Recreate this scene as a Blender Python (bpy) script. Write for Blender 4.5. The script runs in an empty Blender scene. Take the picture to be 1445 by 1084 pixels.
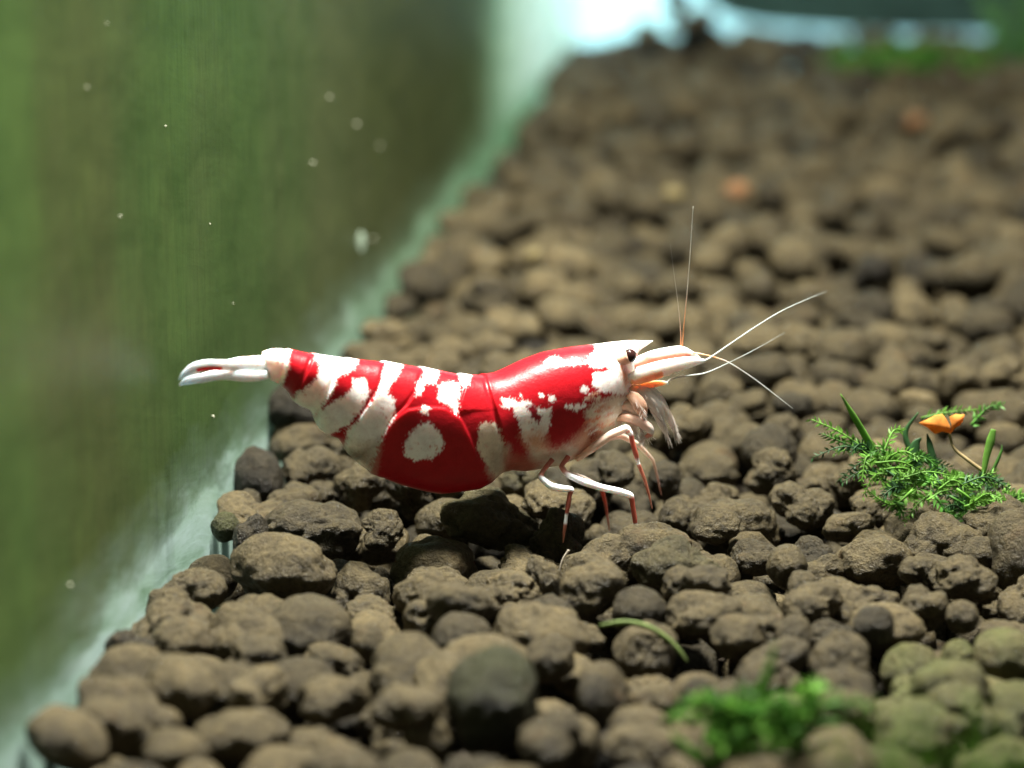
import bpy, bmesh, math, random
import numpy as np
from mathutils import Vector, noise as mnoise

random.seed(7)
rng = np.random.default_rng(7)
R = math.radians
U = 0.01                       # all lengths below are in centimetres; U turns them into metres
C = bpy.context.scene.collection
sc = bpy.context.scene

# ------------------------------------------------------------------ camera
F = 3600.0                     # focal length in photo pixels (photo 1445 x 1084)
D0 = 12.0                      # distance to the shrimp's foremost foot, cm
SL = R(5.5)                    # the soil rises towards the back
PITCH = math.atan(972 / F) - SL
SLOPE = math.tan(SL)
Y0 = D0 * (math.cos(PITCH) - 226 / F * math.sin(PITCH))
CAM = np.array([0.0, 0.0, D0 * (math.sin(PITCH) + 226 / F * math.cos(PITCH))])
FWD = np.array([0, math.cos(PITCH), -math.sin(PITCH)])
UPV = np.array([0, math.sin(PITCH), math.cos(PITCH)])
RGT = np.array([1.0, 0, 0])

cam_d = bpy.data.cameras.new('camera')
cam = bpy.data.objects.new('camera', cam_d); C.objects.link(cam)
cam.location = CAM * U
cam.rotation_euler = (math.pi / 2 - PITCH, 0, 0)
cam_d.sensor_fit = 'HORIZONTAL'; cam_d.sensor_width = 36
cam_d.lens = 36 * F / 1445
cam_d.clip_start = 0.001; cam_d.clip_end = 10
cam_d.dof.use_dof = True
cam_d.dof.focus_distance = 11.72 * U
cam_d.dof.aperture_fstop = 38.5
sc.camera = cam

# ------------------------------------------------------------------ world, lamps, exposure
world = bpy.data.worlds.new('World'); sc.world = world
world.use_nodes = True
bg = world.node_tree.nodes['Background']
bg.inputs['Color'].default_value = (0.86, 0.93, 0.95, 1)
bg.inputs['Strength'].default_value = 0.125

def area(name, loc, target, sx, sy, watts, col):
    d = bpy.data.lights.new(name, 'AREA'); d.shape = 'RECTANGLE'
    d.size = sx * U; d.size_y = sy * U; d.energy = watts; d.color = col
    o = bpy.data.objects.new(name, d); C.objects.link(o)
    o.location = Vector(loc) * U
    o.rotation_euler = (Vector(target) - Vector(loc)).to_track_quat('-Z', 'Y').to_euler()
    return o
# the LED bar that hangs over the tank
area('aquarium_lamp', (0.4, 11.5, 12.8), (0.4, 11.3, 0), 3.6, 1.9, 1.0, (1.0, 0.97, 0.88))
# added area lamp that brightens the pale board behind the tank
area('added_back_light', (-5, 32.5, 9), (-2.0, 35, 3), 6, 4, 0.5, (0.80, 0.93, 1.0))
# added area lamp outside, brightens the far end of the side glass
area('added_side_light', (-9.5, 29.5, 8), (0.0, 28, 2), 8, 8, 0.42, (0.86, 1.0, 0.95))

sc.view_settings.view_transform = 'Standard'
sc.view_settings.look = 'None'
sc.view_settings.exposure = 0.32
sc.view_settings.gamma = 1.0
sc.view_settings.use_curve_mapping = False
sc.render.engine = 'CYCLES'
sc.cycles.use_denoising = True
sc.cycles.max_bounces = 8
sc.cycles.transparent_max_bounces = 16

# ------------------------------------------------------------------ geometry helpers
def ray(px, py):
    d = FWD + RGT * ((px - 722.5) / F) + UPV * ((542 - py) / F)
    return d
def ground_h(x, y):
    return SLOPE * (y - Y0)
def on_ground(px, py, off=0.0):
    d = ray(px, py)
    # CAM.z + t dz = SLOPE*(CAM.y + t dy - Y0) + off
    t = (SLOPE * (CAM[1] - Y0) + off - CAM[2]) / (d[2] - SLOPE * d[1])
    return CAM + d * t, t
def at_depth(px, py, D):
    return CAM + ray(px, py) * D
def project(p):
    v = np.asarray(p) - CAM
    D = v @ FWD
    return 722.5 + F * (v @ RGT) / D, 542 - F * (v @ UPV) / D, D

def make_obj(name, verts, faces, mat, parent=None, smooth=True, loc=None):
    me = bpy.data.meshes.new(name)
    v = np.asarray(verts, dtype=np.float64) * U
    me.from_pydata(v.tolist(), [], faces if isinstance(faces, list) else faces.tolist())
    if smooth: me.polygons.foreach_set('use_smooth', [True] * len(me.polygons))
    if mat: me.materials.append(mat)
    me.update()
    o = bpy.data.objects.new(name, me); C.objects.link(o)
    if parent: o.parent = parent
    if loc is not None: o.location = Vector(loc) * U
    return o
def empty(name, loc, rz=0):
    o = bpy.data.objects.new(name, None); C.objects.link(o)
    o.empty_display_size = 0.005
    o.location = Vector(loc) * U; o.rotation_euler = (0, 0, rz)
    return o
def tag(o, label, cat, group=None):
    o['label'] = label; o['category'] = cat
    if group: o['group'] = group
    return o
def set_col(o, cols, name='pig'):
    a = o.data.attributes.new(name, 'FLOAT_COLOR', 'POINT')
    a.data.foreach_set('color', np.asarray(cols, dtype=np.float32).ravel())

def catmull(pts, n):
    """smooth curve through rows of pts (any number of columns)"""
    P = np.asarray(pts, float)
    if len(P) == 2:
        t = np.linspace(0, 1, n)[:, None]
        return P[0] * (1 - t) + P[1] * t
    Q = np.vstack([2 * P[0] - P[1], P, 2 * P[-1] - P[-2]])
    s = np.linspace(0, len(P) - 1 - 1e-9, n)
    i = s.astype(int); t = (s - i)[:, None]
    a, b, c, d = Q[i], Q[i + 1], Q[i + 2], Q[i + 3]
    return 0.5 * (2 * b + (c - a) * t + (2 * a - 5 * b + 4 * c - d) * t ** 2 + (3 * b - a - 3 * c + d) * t ** 3)

def tube(path, rad, sides=8, flat=(1, 1), ref=(0, 1, 0)):
    """returns verts, faces of a closed tapered tube; flat scales the two section axes"""
    path = np.asarray(path, float); rad = np.asarray(rad, float)
    n = len(path)
    tan = np.gradient(path, axis=0)
    tan /= np.linalg.norm(tan, axis=1)[:, None] + 1e-12
    ref = np.asarray(ref, float)
    a = ref - tan * (tan @ ref)[:, None]
    a /= np.linalg.norm(a, axis=1)[:, None] + 1e-12
    b = np.cross(tan, a)
    th = np.arange(sides) / sides * 2 * math.pi
    ring = (a[:, None, :] * (np.cos(th) * flat[0])[None, :, None] + b[:, None, :] * (np.sin(th) * flat[1])[None, :, None])
    V = (path[:, None, :] + ring * rad[:, None, None]).reshape(-1, 3)
    Fc = []
    for i in range(n - 1):
        for j in range(sides):
            k = (j + 1) % sides
            Fc.append((i * sides + j, i * sides + k, (i + 1) * sides + k, (i + 1) * sides + j))
    V = np.vstack([V, path[:1], path[-1:]])
    c0, c1 = n * sides, n * sides + 1
    for j in range(sides):
        k = (j + 1) % sides
        Fc.append((c0, k, j)); Fc.append((c1, (n - 1) * sides + j, (n - 1) * sides + k))
    return V, Fc

class MB:
    def __init__(s): s.V = []; s.F = []; s.Cc = []; s.n = 0
    def add(s, V, Fc, col=None):
        V = np.asarray(V, float)
        s.V.append(V); s.F += [tuple(int(i) + s.n for i in f) for f in Fc]; s.n += len(V)
        if col is not None:
            col = np.asarray(col, float)
            s.Cc.append(np.tile(col, (len(V), 1)) if col.ndim == 1 else col)
    def build(s, name, mat, parent=None, loc=None):
        o = make_obj(name, np.vstack(s.V), s.F, mat, parent, True, loc)
        if s.Cc: set_col(o, np.vstack(s.Cc))
        return o

# ------------------------------------------------------------------ materials
class NT:
    def __init__(s, name):
        s.m = bpy.data.materials.new(name); s.m.use_nodes = True
        s.t = s.m.node_tree; s.t.nodes.clear()
        s.out = s.n('ShaderNodeOutputMaterial')
    def n(s, kind, **kw):
        nd = s.t.nodes.new(kind)
        for k, v in kw.items():
            if k in nd.inputs.keys(): nd.inputs[k].default_value = v
            else: setattr(nd, k, v)
        return nd
    def l(s, a, b): s.t.links.new(a, b)
    def noise(s, vec, scale, detail=4, rough=0.6, dist=0.0):
        nd = s.n('ShaderNodeTexNoise'); nd.inputs['Scale'].default_value = scale
        nd.inputs['Detail'].default_value = detail; nd.inputs['Roughness'].default_value = rough
        nd.inputs['Distortion'].default_value = dist
        s.l(vec, nd.inputs['Vector']); return nd.outputs['Fac']
    def ramp(s, fac, stops, interp='LINEAR'):
        nd = s.n('ShaderNodeValToRGB'); cr = nd.color_ramp; cr.interpolation = interp
        while len(cr.elements) < len(stops): cr.elements.new(0.5)
        for e, (p, c) in zip(cr.elements, stops):
            e.position = p; e.color = (*c, 1) if len(c) == 3 else c
        s.l(fac, nd.inputs['Fac']); return nd.outputs['Color']
    def mix(s, fac, a, b, mode='MIX'):
        nd = s.n('ShaderNodeMix'); nd.data_type = 'RGBA'; nd.blend_type = mode
        for sock, v in ((nd.inputs['Factor'], fac), (nd.inputs['A'], a), (nd.inputs['B'], b)):
            pass
        for idx, v in ((0, fac), (6, a), (7, b)):
            if isinstance(v, (int, float)): nd.inputs[idx].default_value = v
            elif isinstance(v, tuple): nd.inputs[idx].default_value = (*v, 1)
            else: s.l(v, nd.inputs[idx])
        return nd.outputs[2]
    def math(s, op, a, b=0.0, clamp=False):
        nd = s.n('ShaderNodeMath'); nd.operation = op; nd.use_clamp = clamp
        for i, v in enumerate((a, b)):
            if isinstance(v, (int, float)): nd.inputs[i].default_value = v
            else: s.l(v, nd.inputs[i])
        return nd.outputs[0]
    def vscale(s, vec, k):
        nd = s.n('ShaderNodeVectorMath'); nd.operation = 'MULTIPLY'
        s.l(vec, nd.inputs[0]); nd.inputs[1].default_value = k if isinstance(k, tuple) else (k, k, k)
        return nd.outputs[0]
    def bump(s, h, strength, dist):
        nd = s.n('ShaderNodeBump'); nd.inputs['Strength'].default_value = strength
        nd.inputs['Distance'].default_value = dist; s.l(h, nd.inputs['Height']); return nd.outputs['Normal']

def soil_material(name, instanced):
    """crumbly clay soil; colour varies from granule to granule"""
    k = NT(name)
    geo = k.n('ShaderNodeNewGeometry')
    pos = k.vscale(geo.outputs['Position'], 100.0)          # centimetres
    if instanced:
        oi = k.n('ShaderNodeObjectInfo'); rnd = oi.outputs['Random']
        at = k.n('ShaderNodeAttribute'); at.attribute_type = 'OBJECT'; at.attribute_name = 'tone'
        tone = at.outputs['Fac']
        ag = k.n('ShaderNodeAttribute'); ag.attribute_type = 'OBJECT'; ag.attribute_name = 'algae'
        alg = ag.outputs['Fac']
    else:
        at = k.n('ShaderNodeAttribute'); at.attribute_type = 'GEOMETRY'; at.attribute_name = 'pig'
        sp = k.n('ShaderNodeSeparateColor'); k.l(at.outputs['Color'], sp.inputs[0])
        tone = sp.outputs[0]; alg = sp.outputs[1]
    base = k.ramp(tone, [(0.0, (0.008, 0.0068, 0.005)), (0.25, (0.020, 0.0165, 0.0092)),
                         (0.6, (0.049, 0.0390, 0.0195)), (1.0, (0.085, 0.067, 0.034))])
    n1 = k.noise(pos, 9, 5, 0.65)
    n2 = k.noise(pos, 38, 4, 0.7)
    n3 = k.noise(pos, 120, 3, 0.7)
    mott = k.ramp(n1, [(0.28, (0.55, 0.55, 0.58)), (0.5, (1, 1, 1)), (0.72, (1.25, 1.22, 1.15))])
    c = k.mix(1.0, base, mott, 'MULTIPLY')
    mot2 = k.ramp(n2, [(0.30, (0.5, 0.5, 0.52)), (0.48, (1, 1, 1)), (0.75, (1.35, 1.32, 1.25))])
    c = k.mix(1.0, c, mot2, 'MULTIPLY')
    fleck = k.ramp(n3, [(0.66, (0, 0, 0)), (0.72, (1, 1, 1))])
    c = k.mix(k.math('MULTIPLY', fleck, 0.35), c, (0.30, 0.24, 0.16))
    rust = k.ramp(k.noise(pos, 5.0, 3, 0.6), [(0.62, (0, 0, 0)), (0.74, (1, 1, 1))])
    c = k.mix(k.math('MULTIPLY', rust, 0.25), c, (0.10, 0.052, 0.020))
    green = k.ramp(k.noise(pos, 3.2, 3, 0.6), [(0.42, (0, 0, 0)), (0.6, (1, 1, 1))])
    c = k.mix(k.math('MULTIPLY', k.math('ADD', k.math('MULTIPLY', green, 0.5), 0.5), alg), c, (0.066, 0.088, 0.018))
    vor = k.n('ShaderNodeTexVoronoi'); vor.inputs['Scale'].default_value = 17; k.l(pos, vor.inputs['Vector'])
    pit = k.ramp(vor.outputs['Distance'], [(0.0, (0, 0, 0)), (0.32, (1, 1, 1))])
    h = k.math('ADD', k.math('MULTIPLY', n1, 0.5), k.math('ADD', k.math('MULTIPLY', n2, 0.55), k.math('MULTIPLY', n3, 0.22)))
    h = k.math('ADD', h, k.math('MULTIPLY', pit, 0.10))
    nr = k.bump(h, 1.0, 0.00042)
    b = k.n('ShaderNodeBsdfPrincipled'); k.l(c, b.inputs['Base Color'])
    k.l(k.ramp(n2, [(0.35, (0.75,) * 3), (0.68, (0.34,) * 3)]), b.inputs['Roughness'])
    b.inputs['Specular IOR Level'].default_value = 0.15
    b.inputs['Coat Weight'].default_value = 0.16; b.inputs['Coat Roughness'].default_value = 0.12; b.inputs['Coat IOR'].default_value = 1.36
    k.l(nr, b.inputs['Coat Normal'])
    k.l(nr, b.inputs['Normal'])
    k.l(b.outputs[0], k.out.inputs['Surface'])
    return k.m

M_SOIL_I = soil_material('soil_granule', True)
M_SOIL_S = soil_material('soil_granule_mass', False)

def plain(name, col, rough=0.6, spec=0.3, trans=0.0, nscale=30.0, var=0.3):
    k = NT(name)
    geo = k.n('ShaderNodeNewGeometry'); pos = k.vscale(geo.outputs['Position'], 100.0)
    n = k.noise(pos, nscale, 4, 0.6)
    lo = tuple(x * (1 - var) for x in col); hi = tuple(min(1, x * (1 + var)) for x in col)
    c = k.ramp(n, [(0.3, lo), (0.7, hi)])
    b = k.n('ShaderNodeBsdfPrincipled'); k.l(c, b.inputs['Base Color'])
    b.inputs['Roughness'].default_value = rough; b.inputs['Specular IOR Level'].default_value = spec
    if trans > 0:
        t = k.n('ShaderNodeBsdfTranslucent'); k.l(c, t.inputs['Color'])
        mx = k.n('ShaderNodeMixShader'); mx.inputs[0].default_value = trans
        k.l(b.outputs[0], mx.inputs[1]); k.l(t.outputs[0], mx.inputs[2])
        k.l(mx.outputs[0], k.out.inputs['Surface'])
    else:
        k.l(b.outputs[0], k.out.inputs['Surface'])
    return k.m

def shell_material(name, sss=0.6, rough=0.36):
    """pigmented shell: colour and opacity come from the pigment attribute"""
    k = NT(name)
    at = k.n('ShaderNodeAttribute'); at.attribute_type = 'GEOMETRY'; at.attribute_name = 'pig'
    geo = k.n('ShaderNodeNewGeometry'); pos = k.vscale(geo.outputs['Position'], 100.0)
    n = k.noise(pos, 22, 4, 0.6); n2 = k.noise(pos, 130, 2, 0.6)
    v = k.ramp(n, [(0.3, (0.86, 0.83, 0.83)), (0.52, (1, 1, 1)), (0.8, (1.08, 1.06, 1.04))])
    c = k.mix(1.0, at.outputs['Color'], v, 'MULTIPLY')
    fs = k.ramp(k.noise(pos, 75, 3, 0.7), [(0.34, (0.88, 0.83, 0.82)), (0.44, (1, 1, 1))])
    c = k.mix(1.0, c, fs, 'MULTIPLY')
    b = k.n('ShaderNodeBsdfPrincipled'); k.l(c, b.inputs['Base Color'])
    b.inputs['Roughness'].default_value = rough
    b.inputs['Specular IOR Level'].default_value = 0.22
    b.inputs['Subsurface Weight'].default_value = sss
    b.inputs['Subsurface Radius'].default_value = (1.0, 0.5, 0.4)
    b.inputs['Subsurface Scale'].default_value = 0.0009
    h = k.math('ADD', k.math('MULTIPLY', n, 0.6), k.math('MULTIPLY', n2, 0.15))
    k.l(k.bump(h, 0.25, 0.0002), b.inputs['Normal'])
    tr = k.n('ShaderNodeBsdfTransparent')
    mx = k.n('ShaderNodeMixShader')
    k.l(at.outputs['Alpha'], mx.inputs[0]); k.l(tr.outputs[0], mx.inputs[1]); k.l(b.outputs[0], mx.inputs[2])
    k.l(mx.outputs[0], k.out.inputs['Surface'])
    return k.m
M_SHELL = shell_material('shrimp_shell')
M_LIMB = shell_material('shrimp_limb', 0.3, 0.38)

# ------------------------------------------------------------------ the setting
# contact line of the side glass with the soil
PA, _ = on_ground(40, 1084); PB, _ = on_ground(760, 140)
wd = (PB - PA)[:2]; wd /= np.linalg.norm(wd)
wn = np.array([wd[1], -wd[0]])                       # horizontal normal, towards the tank's inside
def wall_dist(x, y): return (np.array([x, y]) - PA[:2]) @ wn
def wall_u(x, y): return (np.array([x, y]) - PA[:2]) @ wd
def on_wall(px, py):
    d = ray(px, py)
    t = ((PA - CAM)[:2] @ wn) / (d[:2] @ wn)
    return CAM + d * t
BACK_Y = on_ground(1150, 62)[0][1]                   # the back glass stands here
FRONT_Y = 7.0
print('back', BACK_Y, 'cam', CAM, 'foot', Y0)
# u of the corner with the back glass
U_END = (BACK_Y - PA[1]) / wd[1]
U_START = (FRONT_Y - PA[1]) / wd[1]

def box_verts(x0, x1, y0, y1, z0, z1):
    V = [(x, y, z) for x in (x0, x1) for y in (y0, y1) for z in (z0, z1)]
    Fc = [(0, 1, 3, 2), (4, 6, 7, 5), (0, 4, 5, 1), (2, 3, 7, 6), (0, 2, 6, 4), (1, 5, 7, 3)]
    return np.array(V, float), Fc

# ground sheet under the granules
gx0, gx1 = -6.5, 13.0
m_ground = plain('dark_soil_dust', (0.030, 0.024, 0.018), 0.9, 0.1, nscale=14)
gv = []
NX, NY = 40, 50
for j in range(NY + 1):
    for i in range(NX + 1):
        y = FRONT_Y + (BACK_Y + 0.0 - FRONT_Y) * j / NY
        xl = PA[0] + (y - PA[1]) / wd[1] * wd[0]
        x = xl + (gx1 - xl) * i / NX
        gv.append((x, y, ground_h(x, y) - 0.60 + 0.05 * mnoise.noise(Vector((x * 2, y * 2, 3)))))
gf = [(j * (NX + 1) + i, j * (NX + 1) + i + 1, (j + 1) * (NX + 1) + i + 1, (j + 1) * (NX + 1) + i) for j in range(NY) for i in range(NX)]
ground = make_obj('ground', gv, gf, m_ground); ground['kind'] = 'structure'

def glass_material():
    """side glass under a film of algae: green and brown streaks painted after its reflections, pale scrubbed strip along the soil"""
    k = NT('algae_glass')
    tc = k.n('ShaderNodeTexCoord')
    p = k.vscale(tc.outputs['Object'], 100.0)        # x along pane from its front edge, y outward, z up (cm)
    sep = k.n('ShaderNodeSeparateXYZ'); k.l(p, sep.inputs[0])
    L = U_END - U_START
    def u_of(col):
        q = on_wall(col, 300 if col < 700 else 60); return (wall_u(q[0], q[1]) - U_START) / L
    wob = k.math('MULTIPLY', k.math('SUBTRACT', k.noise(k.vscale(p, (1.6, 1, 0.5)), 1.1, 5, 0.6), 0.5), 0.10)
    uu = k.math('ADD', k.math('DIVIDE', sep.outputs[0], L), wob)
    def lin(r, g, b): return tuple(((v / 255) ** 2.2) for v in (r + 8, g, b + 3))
    K = 0.68  # bands painted after reflections; the bright far end is light put into colour
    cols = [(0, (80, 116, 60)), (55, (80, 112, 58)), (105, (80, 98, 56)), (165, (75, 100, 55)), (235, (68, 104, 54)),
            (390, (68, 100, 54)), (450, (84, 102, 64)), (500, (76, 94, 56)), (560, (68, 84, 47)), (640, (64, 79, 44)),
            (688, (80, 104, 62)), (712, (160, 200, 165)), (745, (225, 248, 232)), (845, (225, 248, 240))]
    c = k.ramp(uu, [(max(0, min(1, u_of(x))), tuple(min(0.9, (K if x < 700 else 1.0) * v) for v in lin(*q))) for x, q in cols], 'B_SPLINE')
    st = k.noise(k.vscale(p, (18.0, 1, 1.8)), 1.6, 6, 0.7)
    c = k.mix(1.0, c, k.ramp(st, [(0.25, (0.62, 0.66, 0.64)), (0.5, (1, 1, 1)), (0.78, (1.3, 1.28, 1.22))]), 'MULTIPLY')
    blot = k.noise(k.vscale(p, (1.3, 1, 0.5)), 1.0, 4, 0.55)
    c = k.mix(k.math('MULTIPLY', k.ramp(blot, [(0.45, (0, 0, 0)), (0.65, (1, 1, 1))]), 0.12), c, (0.10, 0.095, 0.05))
    mt = k.noise(k.vscale(p, (0.7, 1, 1.9)), 1.7, 7, 0.68, 0.3)
    c = k.mix(1.0, c, k.ramp(mt, [(0.34, (0.74, 0.80, 0.74)), (0.5, (1, 1, 1)), (0.66, (1.22, 1.20, 1.18))]), 'MULTIPLY')
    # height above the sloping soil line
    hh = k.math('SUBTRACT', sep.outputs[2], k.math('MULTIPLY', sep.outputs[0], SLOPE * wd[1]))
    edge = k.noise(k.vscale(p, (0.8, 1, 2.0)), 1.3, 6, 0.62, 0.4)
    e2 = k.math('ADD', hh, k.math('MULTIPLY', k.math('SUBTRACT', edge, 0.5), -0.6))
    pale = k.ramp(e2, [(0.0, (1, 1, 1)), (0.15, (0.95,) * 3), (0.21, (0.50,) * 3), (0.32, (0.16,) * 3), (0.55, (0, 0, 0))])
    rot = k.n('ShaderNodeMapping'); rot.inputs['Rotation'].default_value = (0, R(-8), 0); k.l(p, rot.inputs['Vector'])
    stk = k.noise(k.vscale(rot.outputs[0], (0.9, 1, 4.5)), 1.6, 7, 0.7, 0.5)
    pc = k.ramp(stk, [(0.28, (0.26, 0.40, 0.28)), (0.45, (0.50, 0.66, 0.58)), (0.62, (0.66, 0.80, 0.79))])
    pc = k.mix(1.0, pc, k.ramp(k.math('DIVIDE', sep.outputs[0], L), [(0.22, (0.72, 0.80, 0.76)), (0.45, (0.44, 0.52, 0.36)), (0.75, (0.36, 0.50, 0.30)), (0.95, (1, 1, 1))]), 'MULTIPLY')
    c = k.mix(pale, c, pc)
    b = k.n('ShaderNodeBsdfPrincipled'); k.l(c, b.inputs['Base Color'])
    b.inputs['Roughness'].default_value = 0.45; b.inputs['Specular IOR Level'].default_value = 0.2
    hb = k.math('ADD', k.math('MULTIPLY', st, 0.5), k.math('MULTIPLY', stk, 0.6))
    k.l(k.bump(hb, 0.10, 0.0003), b.inputs['Normal'])
    t = k.n('ShaderNodeBsdfTranslucent'); k.l(c, t.inputs['Color'])
    mx = k.n('ShaderNodeMixShader'); mx.inputs[0].default_value = 0.18
    k.l(b.outputs[0], mx.inputs[1]); k.l(t.outputs[0], mx.inputs[2])
    k.l(mx.outputs[0], k.out.inputs['Surface'])
    return k.m

# side glass: local x along the pane, local y outward, z up; origin at its front foot on the soil plane
A0 = PA[:2] + wd * U_START
a0z = ground_h(A0[0], A0[1])
side = empty('side_glass', (A0[0], A0[1], a0z), math.atan2(wd[1], wd[0]))
tag(side, 'upright aquarium side glass under green algae with painted reflection streaks beside the soil', 'glass pane')
Lw = U_END - U_START
nx, nz = 120, 60
V = []; Fc = []
for j in range(nz + 1):
    for i in range(nx + 1):
        V.append((Lw * i / nx, 0.0, -1.2 + 11.2 * j / nz))
for j in range(nz):
    for i in range(nx):
        a = j * (nx + 1) + i
        Fc.append((a, a + 1, a + nx + 2, a + nx + 1))
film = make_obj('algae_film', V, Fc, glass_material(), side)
gk = NT('pane_glass')
g1 = gk.n('ShaderNodeBsdfTransparent'); g1.inputs['Color'].default_value = (0.88, 0.97, 0.93, 1)
g2 = gk.n('ShaderNodeBsdfGlossy'); g2.inputs['Roughness'].default_value = 0.12
gf_ = gk.n('ShaderNodeFresnel'); gf_.inputs['IOR'].default_value = 1.14
gm = gk.n('ShaderNodeMixShader'); gk.l(gf_.outputs[0], gm.inputs[0]); gk.l(g1.outputs[0], gm.inputs[1]); gk.l(g2.outputs[0], gm.inputs[2])
gk.l(gm.outputs[0], gk.out.inputs['Surface'])
M_PANE = gk.m
bv, bf = box_verts(0, Lw, 0.02, 0.5, -1.2, 10)
make_obj('pane', bv, bf, M_PANE, side, smooth=False)

# back: added dark backdrop sheet, shaped to leave edges bare where the glow shows
cornx = PA[0] + wd[0] * U_END
bz = ground_h(0, BACK_Y)
back = empty('back_glass', (cornx, BACK_Y, bz))
tag(back, 'blurred back glass of the aquarium with dark teal backdrop above the soil', 'glass pane')
bv, bf = box_verts(0.02, 13.5, 0.0, 0.4, -1.2, 8)
make_obj('pane', bv, bf, M_PANE, back, smooth=False)
m_backdrop = plain('teal_backdrop', (0.034, 0.046, 0.046), 0.9, 0.05, nscale=1.2, var=0.45)
x_backdrop = at_depth(985, 40, project((0, BACK_Y, bz))[2])[0] - cornx
outline = [(x_backdrop + 0.12, 0.50), (x_backdrop + 0.4, 0.30), (x_backdrop + 0.8, 0.22), (x_backdrop + 2, 0.14), (x_backdrop + 5, 0.10), (13.4, 0.1), (13.4, 8), (x_backdrop - 0.10, 8), (x_backdrop - 0.02, 1.0)]
fv = [(x, 0.42, z) for x, z in outline] + [(x, 0.46, z) for x, z in outline]
n = len(outline)
ff = [tuple(range(n)), tuple(range(2 * n - 1, n - 1, -1))] + [(i, n + i, n + (i + 1) % n, (i + 1) % n) for i in range(n)]
make_obj('backdrop_sheet', fv, ff, m_backdrop, back, smooth=False)
rw = make_obj('added_back_board', *box_verts(-12, 16, BACK_Y + 6.0, BACK_Y + 6.3, -8, 22), plain('pale_blue_board', (0.50, 0.68, 0.78), 0.8, 0.2, nscale=0.4, var=0.06), smooth=False)  # added board, lit to make the pale glow behind the back glass
rw['kind'] = 'structure'

# ------------------------------------------------------------------ soil granules
def ico(sub):
    bm = bmesh.new(); bmesh.ops.create_icosphere(bm, subdivisions=sub, radius=1.0)
    V = np.array([v.co[:] for v in bm.verts]); Fc = [tuple(v.index for v in f.verts) for f in bm.faces]
    bm.free(); return V, Fc
ICO = {s: ico(s) for s in (2, 3, 4, 5)}
NVAR = 28
VAR = []
for v in range(NVAR):
    r_ = random.Random(100 + v)
    kind = v % 4                              # 0 smooth, 1 potato, 2 lumpy clump, 3 pitted clump
    ns = (2, 4, 6, 7)[kind]
    spread = (0.16, 0.40, 0.55, 0.58)[kind]
    sph = []
    for i in range(ns):
        c = Vector((r_.gauss(0, 1), r_.gauss(0, 1), r_.gauss(0, 1))).normalized() * spread * r_.uniform(0.6, 1.15)
        sph.append((c, r_.uniform(0.50, 0.78) if kind else r_.uniform(0.8, 0.92)))
    VAR.append((kind, sph, r_.uniform(0, 99)))
def granule_shape(var, sub):
    kind, sph, seed = VAR[var]
    D, Fc = ICO[sub]
    rr = []
    for c, r in sph:
        dc = D @ np.array(c)
        q = dc ** 2 - c.length_squared + r * r
        rr.append(np.where(q > 0, dc + np.sqrt(np.maximum(q, 0)), 0.3))
    rr = np.array(rr)
    s = 14.0 if kind < 2 else 22.0
    rad = np.log(np.exp(rr * s).sum(0)) / s
    a1, a2, a3 = ((0.10, 0.035, 0.014), (0.16, 0.055, 0.022), (0.20, 0.08, 0.032), (0.22, 0.11, 0.045))[kind]
    off = Vector((seed, seed * 0.7, -seed))
    fine = sub > 3
    def rel_(d):
        d = Vector(d)
        h = a1 * mnoise.noise(d * 1.5 + off) + a2 * mnoise.noise(d * 3.9 + off)
        h += a3 * (1 - 2 * abs(mnoise.noise(d * 7.5 + off)))           # crumbly ridges
        if fine: h += a3 * 0.45 * mnoise.noise(d * 17 + off) + a3 * 0.3 * mnoise.noise(d * 33 - off)
        if kind > 1: h -= a2 * 2.6 * max(0.0, mnoise.noise(d * 3.1 - off) - 0.22)   # hollows
        return h
    add = np.array([rel_(d) for d in D])
    V = D * (rad + add)[:, None]
    V -= (V.max(0) + V.min(0)) / 2
    e_ = (V.max(0) - V.min(0)) / 2
    V /= e_ ** 0.75 * e_.mean() ** 0.25      # about unit half extents on each axis
    return V, Fc
SHAPE = {(v, s): granule_shape(v, s) for v in range(NVAR) for s in (2, 3)}
MESH = []
for v in range(NVAR):
    Vv, Ff = granule_shape(v, 5)
    me = bpy.data.meshes.new('soil_granule'); me.from_pydata((Vv * U).tolist(), [], Ff)
    me.polygons.foreach_set('use_smooth', [True] * len(me.polygons)); me.materials.append(M_SOIL_I); me.update()
    MESH.append(me)

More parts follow.
